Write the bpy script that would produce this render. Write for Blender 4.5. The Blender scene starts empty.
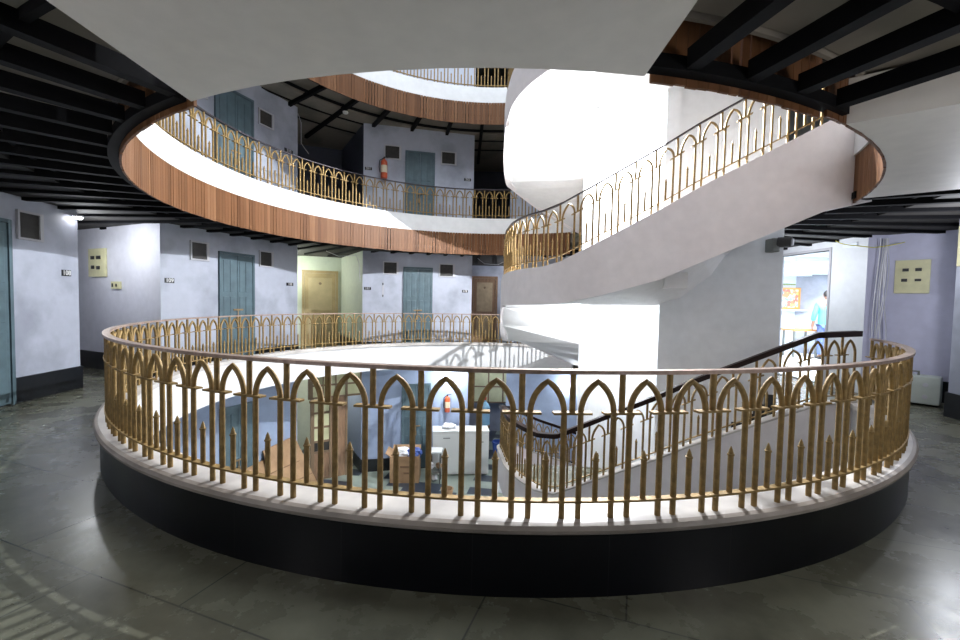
import bpy, bmesh, math, random
from mathutils import Vector, Matrix
random.seed(7)
K = 0.83                      # drawing units -> metres (everything is laid out in drawing units)
PI = math.pi
R_ = math.radians
scene = bpy.context.scene
COL = scene.collection

# ------------------------------------------------------------------ camera
cam_d = bpy.data.cameras.new('camera')
cam_d.sensor_width = 36.0
cam_d.lens = 429.54 / 960 * 36.0
cam_d.clip_start = 0.02
cam = bpy.data.objects.new('camera', cam_d)
COL.objects.link(cam)
cam.location = (0, 0, 1.6 * K)
cam.rotation_euler = (Matrix.Rotation(R_(90 - 2.4664), 4, 'X') @ Matrix.Rotation(R_(1.1329), 4, 'Z')).to_euler()
scene.camera = cam

# ------------------------------------------------------------------ exposure, world
scene.view_settings.view_transform = 'Standard'
scene.view_settings.look = 'None'
scene.view_settings.gamma = 1.0
scene.view_settings.use_curve_mapping = False
scene.view_settings.exposure = 0.0
world = bpy.data.worlds.new('world')
scene.world = world
world.use_nodes = True
bg = world.node_tree.nodes['Background']
bg.inputs[0].default_value = (0.80, 0.88, 1.0, 1)
bg.inputs[1].default_value = 1.0


def light(name, kind, loc, energy, color=(1, 1, 1), size=0.1, rot=None, size_y=None):
    d = bpy.data.lights.new(name, kind)
    d.energy = energy
    d.color = color
    if kind == 'AREA':
        if size_y:
            d.shape = 'RECTANGLE'
            d.size_y = size_y * K
        else:
            d.shape = 'DISK'
        d.size = size * K
    else:
        d.shadow_soft_size = size * K
    o = bpy.data.objects.new(name, d)
    COL.objects.link(o)
    o.location = Vector(loc) * K
    if rot:
        o.rotation_euler = rot
    return o


COOL = (0.93, 0.96, 1.0)
# daylight down the open well
light('skylight', 'AREA', (0.2, 7.3, 12.0), 650, (0.86, 0.93, 1.0), 8.0)
# unseen fill lights added round the viewer to brighten ceiling panels and stair
light('corridor_lamp_and_fill', 'POINT', (-3.6, .2, 2.1), 42, (1.0, 0.97, 0.92), 0.3)
light('corridor_lamp_and_fill', 'POINT', (3.6, .6, 2.1), 50, (1.0, 0.97, 0.92), 0.3)
# the lamps of the stair landings
light('stair_lamp_light', 'POINT', (2.05, 7.70, 4.93), 1900, COOL, 0.02)
light('stair_lamp_light', 'POINT', (1.75, 7.85, 1.40), 200, COOL, 0.03)
light('stair_lamp_light', 'POINT', (1.75, 7.85, -2.05), 130, COOL, 0.05)
light('corridor_lamp_and_fill', 'POINT', (-6.95, 7.66, 2.60), 24, COOL, 0.05)
light('corridor_lamp_and_fill', 'POINT', (6.3, 5.5, 2.5), 50, (0.88, 0.91, 1.0), 0.08)
light('corridor_lamp_and_fill', 'POINT', (-5.78, 13.2, 2.45), 38, (0.95, 1.0, 0.86), 0.10)
light('corridor_lamp_and_fill', 'POINT', (-0.75, 12.55, -0.65), 55, COOL, 0.06)
light('corridor_lamp_and_fill', 'POINT', (-4.6, 13.0, -0.7), 26, (1.0, 0.93, 0.75), 0.06)
light('corridor_lamp_and_fill', 'POINT', (0.6, 14.8, -0.7), 22, COOL, 0.06)
light('corridor_lamp_and_fill', 'POINT', (2.6, 12.4, -0.8), 26, COOL, 0.06)
light('corridor_lamp_and_fill', 'POINT', (-7.9, 8.3, 2.3), 5, COOL, 0.08)  # hidden fill, added to brighten the left side wall
light('corridor_lamp_and_fill', 'POINT', (5.9, 9.0, 2.4), 60, (0.90, 0.93, 1.0), 0.08)  # unseen fill behind the core, put in for the doorway and lavender walls
light('corridor_lamp_and_fill', 'POINT', (1.4, 15.5, 2.5), 30, COOL, 0.08)  # fill added out of sight to brighten the brown recess door
light('reception_lamp_light', 'AREA', (9.8, 12.0, 2.66), 300, COOL, 3.0)

# ------------------------------------------------------------------ bookkeeping


def tag(o, label=None, cat=None, group=None, kind=None):
    if label: o['label'] = label
    if cat: o['category'] = cat
    if group: o['group'] = group
    if kind: o['kind'] = kind
    return o


def thing(name, label, cat, loc=(0, 0, 0), rz=0, group=None):
    o = bpy.data.objects.new(name, None)
    o.empty_display_size = 0.1
    COL.objects.link(o)
    o.location = Vector(loc) * K
    o.rotation_euler = (0, 0, rz)
    return tag(o, label, cat, group)


def link_mesh(name, mesh, parent=None, loc=(0, 0, 0), rz=0):
    o = bpy.data.objects.new(name, mesh)
    COL.objects.link(o)
    if parent: o.parent = parent
    o.location = Vector(loc) * K
    o.rotation_euler = (0, 0, rz)
    return o


def copy_tree(o, parent=None):
    c = o.copy()
    COL.objects.link(c)
    c.parent = parent
    for ch in [x for x in o.children]:
        copy_tree(ch, c)
    return c


class MB:
    """collects shapes; build() links them as one mesh object"""

    def __init__(self):
        self.bm = bmesh.new()
        self.m = 0

    def face(self, vs):
        try:
            f = self.bm.faces.new(vs)
            f.material_index = self.m
            return f
        except ValueError:
            return None

    def hexa(self, p):
        v = [self.bm.verts.new(q) for q in p]
        for f in ((0, 3, 2, 1), (4, 5, 6, 7), (0, 1, 5, 4), (1, 2, 6, 5), (2, 3, 7, 6), (3, 0, 4, 7)):
            self.face([v[i] for i in f])
        return self

    def box(self, x0, x1, y0, y1, z0, z1):
        return self.hexa([(x0, y0, z0), (x1, y0, z0), (x1, y1, z0), (x0, y1, z0),
                          (x0, y0, z1), (x1, y0, z1), (x1, y1, z1), (x0, y1, z1)])

    def beam(self, a, b, w, z0, z1):
        """upright box along the plan line a-b"""
        a = Vector(a[:2]); b = Vector(b[:2])
        t = (b - a).normalized(); n = Vector((-t.y, t.x)) * w / 2
        c = [a - n, b - n, b + n, a + n]
        return self.hexa([(q.x, q.y, z0) for q in c] + [(q.x, q.y, z1) for q in c])

    def prism(self, poly, z0, z1):
        n = len(poly)
        lo = [self.bm.verts.new((x, y, z0)) for x, y in poly]
        hi = [self.bm.verts.new((x, y, z1)) for x, y in poly]
        self.face(list(reversed(lo)))
        self.face(hi)
        for i in range(n):
            j = (i + 1) % n
            self.face([lo[i], lo[j], hi[j], hi[i]])
        return self

    def ring(self, r0, r1, z0, z1, a0=0, a1=360, seg=180, c=(0, 0)):
        full = abs(a1 - a0) >= 359.99
        n = max(2, int(seg * abs(a1 - a0) / 360))
        cs = []
        for i in range(n if full else n + 1):
            t = R_(a0 + (a1 - a0) * i / n)
            co, si = math.cos(t), math.sin(t)
            cs.append([self.bm.verts.new((c[0] + r * co, c[1] + r * si, z))
                       for r, z in ((r0, z0), (r1, z0), (r1, z1), (r0, z1))])
        m = len(cs)
        for i in range(m if full else m - 1):
            A, B = cs[i], cs[(i + 1) % m]
            for k in range(4):
                f = self.face([A[k], A[(k + 1) % 4], B[(k + 1) % 4], B[k]])
        if not full:
            self.face(list(reversed(cs[0])))
            self.face(cs[-1])
        return self

    def loft(self, loops, caps=True, closed_loop=True):
        vs = [[self.bm.verts.new(p) for p in lp] for lp in loops]
        n = len(vs[0])
        for A, B in zip(vs[:-1], vs[1:]):
            for k in range(n if closed_loop else n - 1):
                self.face([A[k], A[(k + 1) % n], B[(k + 1) % n], B[k]])
        if caps:
            self.face(list(reversed(vs[0])))
            self.face(vs[-1])
        return self

    def tube(self, pts, r, n=8, caps=True, radii=None, closed=False):
        pts = [Vector(p) for p in pts]
        loops = []
        N = len(pts)
        up = None
        for i, p in enumerate(pts):
            if closed:
                t = (pts[(i + 1) % N] - pts[i - 1]).normalized()
            elif i == 0:
                t = (pts[1] - p).normalized()
            elif i == N - 1:
                t = (p - pts[i - 1]).normalized()
            else:
                t = ((pts[i + 1] - p).normalized() + (p - pts[i - 1]).normalized()).normalized()
            if up is None:
                up = Vector((0, 0, 1)) if abs(t.z) < .9 else Vector((1, 0, 0))
            x = t.cross(up)
            if x.length < 1e-4: x = t.cross(Vector((0, 1, 0)))
            x.normalize(); y = x.cross(t).normalized()
            up = y
            rr = radii[i] if radii else r
            loops.append([p + (x * math.cos(2 * PI * k / n) + y * math.sin(2 * PI * k / n)) * rr for k in range(n)])
        if closed:
            loops.append(loops[0])
        return self.loft(loops, caps and not closed)

    def lathe(self, prof, c=(0, 0), n=16):
        loops = [[(c[0] + r * math.cos(2 * PI * k / n), c[1] + r * math.sin(2 * PI * k / n), z) for k in range(n)]
                 for r, z in prof]
        return self.loft(loops)

    def mesh(self, name, mats, smooth=False, bevel=0, scale=K):
        bm = self.bm
        bmesh.ops.recalc_face_normals(bm, faces=bm.faces)
        if bevel:
            bmesh.ops.bevel(bm, geom=list(bm.edges), offset=bevel, segments=2, profile=.6, affect='EDGES')
        if scale != 1:
            bmesh.ops.scale(bm, vec=(scale,) * 3, verts=bm.verts)
        me = bpy.data.meshes.new(name)
        bm.to_mesh(me)
        bm.free()
        for mm in (mats if isinstance(mats, (list, tuple)) else [mats]):
            me.materials.append(mm)
        if smooth:
            for p in me.polygons: p.use_smooth = True
            try:
                me.set_sharp_from_angle(angle=R_(38))
            except Exception:
                pass
        return me

    def build(self, name, mats, parent=None, loc=(0, 0, 0), rz=0, smooth=False, bevel=0, scale=K):
        return link_mesh(name, self.mesh(name, mats, smooth, bevel, scale), parent, loc, rz)


def struct(o):
    o['kind'] = 'structure'
    return o

# ------------------------------------------------------------------ materials


def new_mat(name):
    m = bpy.data.materials.new(name)
    m.use_nodes = True
    return m, m.node_tree.nodes, m.node_tree.links, m.node_tree.nodes['Principled BSDF']


def plain(name, col, rough=.6, metal=0, var=0.0, scale=6, bump=0.0, spec=.5, emit=None, estr=0, stretch=(1, 1, 1), col2=None):
    m, N, L, b = new_mat(name)
    b.inputs['Base Color'].default_value = (*col, 1)
    b.inputs['Roughness'].default_value = rough
    b.inputs['Metallic'].default_value = metal
    b.inputs['Specular IOR Level'].default_value = spec
    tc = N.new('ShaderNodeTexCoord')
    mp = N.new('ShaderNodeMapping'); mp.inputs['Scale'].default_value = stretch
    L.new(tc.outputs['Object'], mp.inputs[0])
    nz = N.new('ShaderNodeTexNoise'); nz.inputs['Scale'].default_value = scale
    nz.inputs['Detail'].default_value = 5
    L.new(mp.outputs[0], nz.inputs['Vector'])
    if var or col2:
        rp = N.new('ShaderNodeValToRGB')
        c2 = col2 or tuple(c * (1 - var) for c in col)
        rp.color_ramp.elements[0].position = .35; rp.color_ramp.elements[1].position = .65
        rp.color_ramp.elements[0].color = (*c2, 1); rp.color_ramp.elements[1].color = (*col, 1)
        L.new(nz.outputs['Fac'], rp.inputs[0]); L.new(rp.outputs[0], b.inputs['Base Color'])
    if bump:
        bp = N.new('ShaderNodeBump'); bp.inputs['Strength'].default_value = bump
        bp.inputs['Distance'].default_value = .01
        L.new(nz.outputs['Fac'], bp.inputs['Height']); L.new(bp.outputs[0], b.inputs['Normal'])
    if emit:
        b.inputs['Emission Color'].default_value = (*emit, 1)
        b.inputs['Emission Strength'].default_value = estr
    return m


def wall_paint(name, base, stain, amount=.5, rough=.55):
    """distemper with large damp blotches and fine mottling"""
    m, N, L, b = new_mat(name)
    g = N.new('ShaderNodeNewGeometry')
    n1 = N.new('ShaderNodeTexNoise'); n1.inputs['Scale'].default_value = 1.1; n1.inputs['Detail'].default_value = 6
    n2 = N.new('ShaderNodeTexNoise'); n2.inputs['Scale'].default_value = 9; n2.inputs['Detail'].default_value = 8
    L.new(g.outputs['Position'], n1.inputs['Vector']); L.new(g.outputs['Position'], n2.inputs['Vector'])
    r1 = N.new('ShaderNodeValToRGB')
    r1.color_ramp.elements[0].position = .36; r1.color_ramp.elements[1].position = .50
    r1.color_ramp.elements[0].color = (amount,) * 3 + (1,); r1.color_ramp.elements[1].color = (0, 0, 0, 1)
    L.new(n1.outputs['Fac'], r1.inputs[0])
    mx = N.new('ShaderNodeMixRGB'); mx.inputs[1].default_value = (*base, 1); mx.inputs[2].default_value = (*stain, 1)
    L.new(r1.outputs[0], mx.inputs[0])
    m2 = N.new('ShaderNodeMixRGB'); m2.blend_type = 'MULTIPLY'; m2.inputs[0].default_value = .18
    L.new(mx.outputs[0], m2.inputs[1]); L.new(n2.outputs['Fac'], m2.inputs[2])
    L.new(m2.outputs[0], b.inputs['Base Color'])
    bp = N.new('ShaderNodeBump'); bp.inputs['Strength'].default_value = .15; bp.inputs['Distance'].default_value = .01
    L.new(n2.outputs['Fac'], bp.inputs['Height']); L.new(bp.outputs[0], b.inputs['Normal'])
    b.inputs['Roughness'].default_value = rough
    return m


def angular(name, pitch, cols, joint=None, rough=.5, radius=5.0, grain=False, bump=0):
    """bands round a ring (object origin on the ring's axis)"""
    m, N, L, b = new_mat(name)
    tc = N.new('ShaderNodeTexCoord'); sp = N.new('ShaderNodeSeparateXYZ')
    L.new(tc.outputs['Object'], sp.inputs[0])

    def math_(op, a, bb=None):
        q = N.new('ShaderNodeMath'); q.operation = op
        for i, v in enumerate((a, bb)):
            if v is None: continue
            if isinstance(v, (int, float)): q.inputs[i].default_value = v
            else: L.new(v, q.inputs[i])
        return q.outputs[0]
    at = math_('ARCTAN2', sp.outputs[1], sp.outputs[0])
    u = math_('MULTIPLY', at, radius / pitch)
    fl = math_('FLOOR', u)
    wn = N.new('ShaderNodeTexWhiteNoise'); wn.noise_dimensions = '1D'; L.new(fl, wn.inputs['W'])
    rp = N.new('ShaderNodeValToRGB')
    els = rp.color_ramp.elements
    while len(els) < len(cols): els.new(.5)
    for i, c in enumerate(cols):
        els[i].position = i / (len(cols) - 1); els[i].color = (*c, 1)
    L.new(wn.outputs['Value'], rp.inputs[0])
    out = rp.outputs[0]
    nz = N.new('ShaderNodeTexNoise'); nz.inputs['Scale'].default_value = 5; nz.inputs['Detail'].default_value = 6
    if grain:
        cb = N.new('ShaderNodeCombineXYZ'); L.new(math_('MULTIPLY', u, 3.0), cb.inputs[0]); L.new(math_('MULTIPLY', sp.outputs[2], .8), cb.inputs[1])
        L.new(cb.outputs[0], nz.inputs['Vector'])
    else:
        L.new(tc.outputs['Object'], nz.inputs['Vector'])
    mx = N.new('ShaderNodeMixRGB'); mx.blend_type = 'MULTIPLY'; mx.inputs[0].default_value = .45
    L.new(out, mx.inputs[1]); L.new(nz.outputs['Fac'], mx.inputs[2]); out = mx.outputs[0]
    if joint:
        fr = math_('SUBTRACT', u, fl)
        j = math_('LESS_THAN', fr, joint[0])
        m3 = N.new('ShaderNodeMixRGB'); m3.inputs[2].default_value = (*joint[1], 1)
        L.new(j, m3.inputs[0]); L.new(out, m3.inputs[1]); out = m3.outputs[0]
    L.new(out, b.inputs['Base Color'])
    b.inputs['Roughness'].default_value = rough
    b.inputs['Specular IOR Level'].default_value = .22
    return m


def floor_mat(name):
    m, N, L, b = new_mat(name)
    g = N.new('ShaderNodeNewGeometry')
    mp = N.new('ShaderNodeMapping'); mp.inputs['Rotation'].default_value = (0, 0, .35)
    L.new(g.outputs['Position'], mp.inputs[0])
    br = N.new('ShaderNodeTexBrick'); br.inputs['Scale'].default_value = 1.0
    br.inputs['Brick Width'].default_value = 1.2; br.inputs['Row Height'].default_value = .62
    br.inputs['Mortar Size'].default_value = .004
    br.inputs['Color1'].default_value = (.150, .152, .122, 1); br.inputs['Color2'].default_value = (.125, .128, .104, 1)
    br.inputs['Mortar'].default_value = (.05, .055, .05, 1)
    L.new(mp.outputs[0], br.inputs['Vector'])
    nz = N.new('ShaderNodeTexNoise'); nz.inputs['Scale'].default_value = 2.2; nz.inputs['Detail'].default_value = 9
    nz.inputs['Roughness'].default_value = .65
    L.new(g.outputs['Position'], nz.inputs['Vector'])
    rp = N.new('ShaderNodeValToRGB'); rp.color_ramp.elements[0].color = (.6, .58, .52, 1); rp.color_ramp.elements[1].color = (1.3, 1.28, 1.15, 1)
    rp.color_ramp.elements[0].position = .3; rp.color_ramp.elements[1].position = .7
    L.new(nz.outputs['Fac'], rp.inputs[0])
    mx = N.new('ShaderNodeMixRGB'); mx.blend_type = 'MULTIPLY'; mx.inputs[0].default_value = 1
    L.new(br.outputs[0], mx.inputs[1]); L.new(rp.outputs[0], mx.inputs[2])
    L.new(mx.outputs[0], b.inputs['Base Color'])
    mr = N.new('ShaderNodeMapRange'); mr.inputs['To Min'].default_value = .14; mr.inputs['To Max'].default_value = .40
    L.new(nz.outputs['Fac'], mr.inputs[0]); L.new(mr.outputs[0], b.inputs['Roughness'])
    return m


def checker_mat(name):
    m, N, L, b = new_mat(name)
    g = N.new('ShaderNodeNewGeometry')
    mp = N.new('ShaderNodeMapping'); mp.inputs['Rotation'].default_value = (0, 0, .18)
    L.new(g.outputs['Position'], mp.inputs[0])
    br = N.new('ShaderNodeTexBrick'); br.inputs['Scale'].default_value = 1.0
    br.inputs['Brick Width'].default_value = .62; br.inputs['Row Height'].default_value = .36
    br.inputs['Mortar Size'].default_value = .0; br.inputs['Bias'].default_value = -.1
    br.offset = .35
    br.inputs['Color1'].default_value = (.34, .40, .34, 1); br.inputs['Color2'].default_value = (.035, .05, .075, 1)
    L.new(mp.outputs[0], br.inputs['Vector'])
    # harden the random blend into two stone colours
    sp = N.new('ShaderNodeSeparateColor'); L.new(br.outputs[0], sp.inputs[0])
    lt = N.new('ShaderNodeMath'); lt.operation = 'GREATER_THAN'; lt.inputs[1].default_value = .19
    L.new(sp.outputs[0], lt.inputs[0])
    nz = N.new('ShaderNodeTexNoise'); nz.inputs['Scale'].default_value = 4; nz.inputs['Detail'].default_value = 6
    L.new(g.outputs['Position'], nz.inputs['Vector'])
    mx = N.new('ShaderNodeMixRGB'); mx.inputs[1].default_value = (.05, .065, .09, 1); mx.inputs[2].default_value = (.36, .42, .36, 1)
    L.new(lt.outputs[0], mx.inputs[0])
    m2 = N.new('ShaderNodeMixRGB'); m2.blend_type = 'MULTIPLY'; m2.inputs[0].default_value = .4
    L.new(mx.outputs[0], m2.inputs[1]); L.new(nz.outputs['Fac'], m2.inputs[2])
    L.new(m2.outputs[0], b.inputs['Base Color'])
    b.inputs['Roughness'].default_value = .3
    return m


def picture_mat(name, cols, seed):
    m, N, L, b = new_mat(name)
    tc = N.new('ShaderNodeTexCoord')
    mp = N.new('ShaderNodeMapping'); mp.inputs['Location'].default_value = (seed, seed * .3, 0)
    L.new(tc.outputs['Object'], mp.inputs[0])
    v = N.new('ShaderNodeTexVoronoi'); v.inputs['Scale'].default_value = 13
    L.new(mp.outputs[0], v.inputs['Vector'])
    sp = N.new('ShaderNodeSeparateColor'); L.new(v.outputs['Color'], sp.inputs[0])
    rp = N.new('ShaderNodeValToRGB'); rp.color_ramp.interpolation = 'CONSTANT'
    els = rp.color_ramp.elements
    while len(els) < len(cols): els.new(.5)
    for i, c in enumerate(cols):
        els[i].position = i / len(cols); els[i].color = (*c, 1)
    L.new(sp.outputs[0], rp.inputs[0]); L.new(rp.outputs[0], b.inputs['Base Color'])
    b.inputs['Roughness'].default_value = .3
    return m


M = {}
M['paint'] = wall_paint('lavender_wall_paint', (.49, .52, .61), (.33, .35, .42), .9)
M['paint_shaded'] = wall_paint('shaded_recess_tone', (.07, .08, .12), (.04, .05, .07), .6)  # shade of the unlit upper recesses put into the wall colour
M['paint_right'] = wall_paint('lavender_blue_wall_paint', (.72, .72, .90), (.60, .60, .76), .6)
M['paint_lit_side'] = wall_paint('lit_side_tone', (.84, .84, .90), (.74, .74, .80), .5)  # stronger light on the side wall put into a paler colour
M['paint_blue'] = wall_paint('blue_wall_paint', (.34, .42, .58), (.26, .32, .46), .6)
M['paint_green'] = wall_paint('pale_green_wall_paint', (.78, .84, .70), (.66, .74, .62), .4)
M['paint_core'] = wall_paint('white_stair_core_paint', (.80, .83, .86), (.70, .73, .76), .5)
M['white_plaster'] = wall_paint('white_plaster', (.80, .80, .80), (.68, .67, .68), .4)
M['stringer'] = wall_paint('warm_white_plaster', (.88, .83, .84), (.78, .73, .74), .5)
M['panel_plaster'] = wall_paint('grey_ceiling_plaster', (.74, .70, .65), (.62, .58, .53), .5)
M['slab'] = wall_paint('rough_slab_concrete', (.27, .24, .20), (.14, .13, .11), .7, .8)
M['granite'] = plain('black_granite', (.012, .014, .018), .28, var=.4, scale=18)
M['board'] = wall_paint('ceiling_shade_sheet', (.030, .027, .024), (.015, .014, .013), .7, .8)  # dark tone stands in for shade between the ceiling beams
M['iron'] = plain('black_ceiling_iron', (.004, .004, .005), .7, var=.3, scale=10, spec=.12)
M['gold'] = plain('gold_painted_iron', (.31, .20, .07), .55, .3, var=.35, scale=30, bump=.2)
M['rail_top'] = plain('weathered_rail_bar', (.42, .30, .24), .42, .35, var=.35, scale=25)
M['dark_rail'] = plain('dark_iron_handrail', (.05, .04, .045), .4, .3)
M['wood_rail'] = plain('dark_polished_wood', (.020, .008, .006), .45, spec=.2, var=.4, scale=14, stretch=(1, 1, 6))
M['marble'] = plain('white_marble', (.62, .58, .54), .38, col2=(.42, .39, .37), scale=3.5, stretch=(1, 1, 1))
M['marble_worn'] = plain('worn_marble_edge', (.36, .31, .27), .5, col2=(.20, .17, .145), scale=3.0)
M['drum_tile'] = angular('black_drum_tile', .62, [(.004, .0045, .007), (.006, .0065, .009)], (.006, (.015, .015, .017)), .3, 5.06 * K)
M['fascia'] = angular('wood_slat', .078 * K, [(.125, .050, .018), (.21, .092, .038), (.16, .068, .026), (.26, .125, .058)], None, .5, 4.79 * K, True)
M['floor'] = floor_mat('polished_grey_stone')
M['checker'] = checker_mat('checkered_stone')
M['teal_door'] = plain('teal_door_paint', (.095, .15, .175), .5, var=.25, scale=6, bump=.1)
M['teal_dark'] = plain('teal_groove_paint', (.10, .17, .20), .6)
M['cream_door'] = plain('cream_door_paint', (.50, .38, .20), .45, var=.2, scale=5)
M['cream_panel'] = plain('cream_door_panel', (.56, .45, .26), .45, var=.15, scale=5)
M['brown_door'] = plain('brown_door_wood', (.33, .20, .12), .45, var=.3, scale=8, stretch=(4, 4, .6))
M['tan_panel'] = plain('tan_door_panel', (.50, .38, .24), .45, var=.2, scale=8)
M['brass'] = plain('worn_brass', (.40, .27, .14), .35, .8)
M['vent_dark'] = plain('dark_vent_board', (.035, .032, .028), .6, var=.4, scale=12)
M['vent_frame'] = plain('white_vent_frame', (.50, .50, .53), .55)
M['plate_black'] = plain('black_number_plate', (.01, .01, .012), .4)
M['digit'] = plain('white_digit_paint', (.75, .75, .75), .5)
M['cream_board'] = plain('cream_switch_board', (.80, .76, .46), .4, var=.1, scale=12)
M['switch_dark'] = plain('dark_switch', (.03, .03, .03), .4)
M['ext_red'] = plain('red_extinguisher_paint', (.62, .10, .03), .3, var=.15, scale=9)
M['ext_label'] = plain('pale_extinguisher_label', (.70, .62, .45), .5)
M['black_rubber'] = plain('black_rubber', (.015, .015, .015), .5)
M['white_gloss'] = plain('white_enamel', (.78, .79, .77), .3)
M['card'] = plain('brown_cardboard', (.42, .26, .14), .8, var=.25, scale=5)
M['card_dark'] = plain('cardboard_seam', (.22, .13, .07), .8)
M['paper'] = plain('crumpled_white_paper', (.85, .85, .87), .7)
M['blue_plastic'] = plain('blue_plastic', (.05, .11, .40), .4)
M['water_blue'] = plain('pale_blue_bottle', (.35, .62, .80), .2)
M['red_plastic'] = plain('red_plastic', (.75, .06, .02), .4)
M['green_plastic'] = plain('green_plastic', (.05, .45, .30), .4)
M['case'] = plain('grey_moulded_plastic', (.50, .55, .50), .4, var=.12, scale=5)
M['grey_metal'] = plain('grey_metal', (.16, .17, .16), .5, .3)
M['cable'] = plain('white_cable', (.62, .62, .66), .5)
M['cable_yellow'] = plain('yellow_cable', (.75, .70, .10), .5)
M['lamp'] = plain('lit_lamp_glass', (1, 1, 1), .3, emit=(1, 1, 1), estr=30)
M['pane'] = plain('lit_frosted_pane', (.70, .70, .45), .35, col2=(.55, .55, .33), scale=3)
M['glass_frame'] = plain('brown_glazing_frame', (.22, .15, .09), .5)
M['shirt'] = plain('teal_shirt', (.10, .62, .62), .8, var=.12, scale=6)
M['jeans'] = plain('blue_jeans', (.10, .14, .30), .9)
M['skin'] = plain('skin', (.30, .16, .10), .6)
M['hair'] = plain('black_hair', (.012, .010, .010), .6)
M['pic_frame'] = plain('orange_picture_frame', (.75, .36, .10), .4)
M['pic_frame_dark'] = plain('dark_picture_frame', (.20, .12, .10), .4)
M['pic1'] = picture_mat('colourful_print', [(.8, .6, .2), (.75, .3, .15), (.3, .5, .6), (.85, .75, .5), (.6, .2, .15)], 3.1)
M['pic2'] = picture_mat('pale_print', [(.75, .7, .7), (.6, .35, .35), (.4, .5, .65), (.85, .8, .75), (.3, .3, .3)], 8.3)
M['room_white'] = plain('reception_white', (.82, .88, .92), .6)
M['desk'] = plain('orange_desk_wood', (.60, .27, .09), .4)
M['garland'] = plain('green_yellow_garland', (.40, .50, .22), .7)

# ------------------------------------------------------------------ dimensions
H = 3.45                                  # floor to floor
C1 = (0.249, 7.322)                       # axis of the first floor kerb
C2 = (0.153, 7.218)                       # axis of the upper openings
GAP0, GAP1 = -23.0, 62.0                  # the stair landing interrupts the rings here


def on(c, r, a):
    return (c[0] + r * math.cos(R_(a)), c[1] + r * math.sin(R_(a)))

# ------------------------------------------------------------------ structure: floors
mb = MB(); mb.prism([on((0.2, 7.3), 15, a) for a in range(0, 360, 10)], -H - .2, -H)
struct(mb.build('floor', M['checker']))
mb = MB(); mb.ring(5.02, 14, -.2, 0, c=C1)
arc = [on(C1, 5.03, a) for a in range(-23, 63, 5)]
plat = [(4.15, 5.24), (4.78, 5.38)] + arc[1:] + [(2.55, 11.74), (3.2, 11.45), (3.3, 9.9), (4.9, 8.6), (4.45, 6.6)]
mb.prism(plat, -.2, 0)
struct(mb.build('floor', M['floor']))
for lv in (1, 2):
    z = H * lv
    mb = MB(); mb.ring(4.86, 14, z - .2, z, c=C2)
    mb.prism(plat, z - .2, z)
    struct(mb.build('floor', [M['floor']]))
    # unfinished slab underside
    mb = MB(); mb.ring(4.87, 14, z - .22, z - .201, c=C2)
    struct(mb.build('ceiling', M['slab']))
mb = MB(); mb.ring(4.86, 14, 3 * H - .2, 3 * H, c=C2)
struct(mb.build('ceiling', M['slab']))
mb = MB(); mb.ring(4.9, 14, -.26, -.201, c=C1)
struct(mb.build('ceiling', M['white_plaster']))

for lv in (1, 2):
    mb = MB(); mb.ring(5.75, 14, (2.985 if lv == 1 else 3.03 + 3.54), 3.10 + (lv - 1) * 3.54, c=C2)
    struct(mb.build('ceiling', M['board' if lv == 1 else 'slab']))  # lower sheet is darkened so the beam gaps read as shade

# plaster soffit panels let into the first floor ceiling frame
for lv in (1, 2):
    dz = (lv - 1) * 3.54
    rim = [on(C2, 4.79, a) for a in [244 + 3.5 * k_ for k_ in range(11)]]
    mb = MB(); mb.prism(rim + [(.82, -3.2), (-1.92, -3.2)], 2.89 + dz, 3.20 + dz)
    struct(mb.build('ceiling', M['panel_plaster']))
    rim = [on(C2, 4.79, a) for a in (-60.2, -57, -54, -51, -48, -45, -42, -39, -36, -33, -30, -26.6)]
    mb = MB(); mb.prism(list(reversed(rim)) + [(2.6 + 4.4, 2.92 - 3.3), (4.45 + 4.4, 5.08 - 3.3)][0:2], 2.89 + dz, 3.20 + dz)
    struct(mb.build('ceiling', M['panel_plaster']))

# ------------------------------------------------------------------ structure: walls
ZB, ZT = -H, 3 * H - .2
blocks = [
    ('wall_left', [(-6.2, 2.4), (-6.55, 5.0), (-6.8, 7.28), (-10.6, 8.9), (-10.6, 2.4)]),
    ('wall_back_left', [(-6.1, 8.2), (-4.87, 11.44), (-6.3, 14.0), (-10.6, 14.0), (-10.6, 10.25)]),
    ('wall_back', [(-4.73, 14.6), (-3.39, 12.35), (-.27, 13.1), (-.4, 16.6), (-4.73, 16.9)]),
    ('wall_back_right', [(.85, 13.2), (4.4, 12.0), (6.0, 13.6), (2.2, 16.6)]),
    ('wall_right_near', [(7.1, 6.45), (6.6, 3.4), (10.4, 3.4), (10.4, 6.9)]),
    ('wall_front_right', [(4.6, .6), (1.9, -.9), (1.9, -4), (7, -2.2)]),
    ('wall_front_left', [(-1.9, -.9), (-5.0, .9), (-8, -2), (-1.9, -4)]),
]
mb = MB(); mb.prism(blocks[0][1], ZB, ZT); struct(mb.build('wall_left', M['paint']))
for nm, poly in blocks[1:3]:
    mb = MB(); mb.prism(poly, ZB, -.25)
    struct(mb.build(nm, M['paint_blue']))
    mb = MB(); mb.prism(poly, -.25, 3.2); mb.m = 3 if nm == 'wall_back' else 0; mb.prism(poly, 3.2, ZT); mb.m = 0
    # recess side faces: pale and dark tones paint light and shade, green is paint
    o = mb.build(nm, [M['paint'], M['paint_lit_side'], M['paint_green'], M['paint_shaded']])
    for p in o.data.polygons:
        c, n = p.center / K, p.normal
        if nm == 'wall_back_left' and abs(n.z) < .1 and c.x < -6.2 and n.y < -.3 and c.y < 10.5:
            p.material_index = 1
        if nm == 'wall_back' and n.y < -.9:
            p.material_index = 0
        if nm == 'wall_back' and n.x < -.5 and n.y < -.2 and c.z < 3.2:
            p.material_index = 2
    struct(o)
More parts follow.
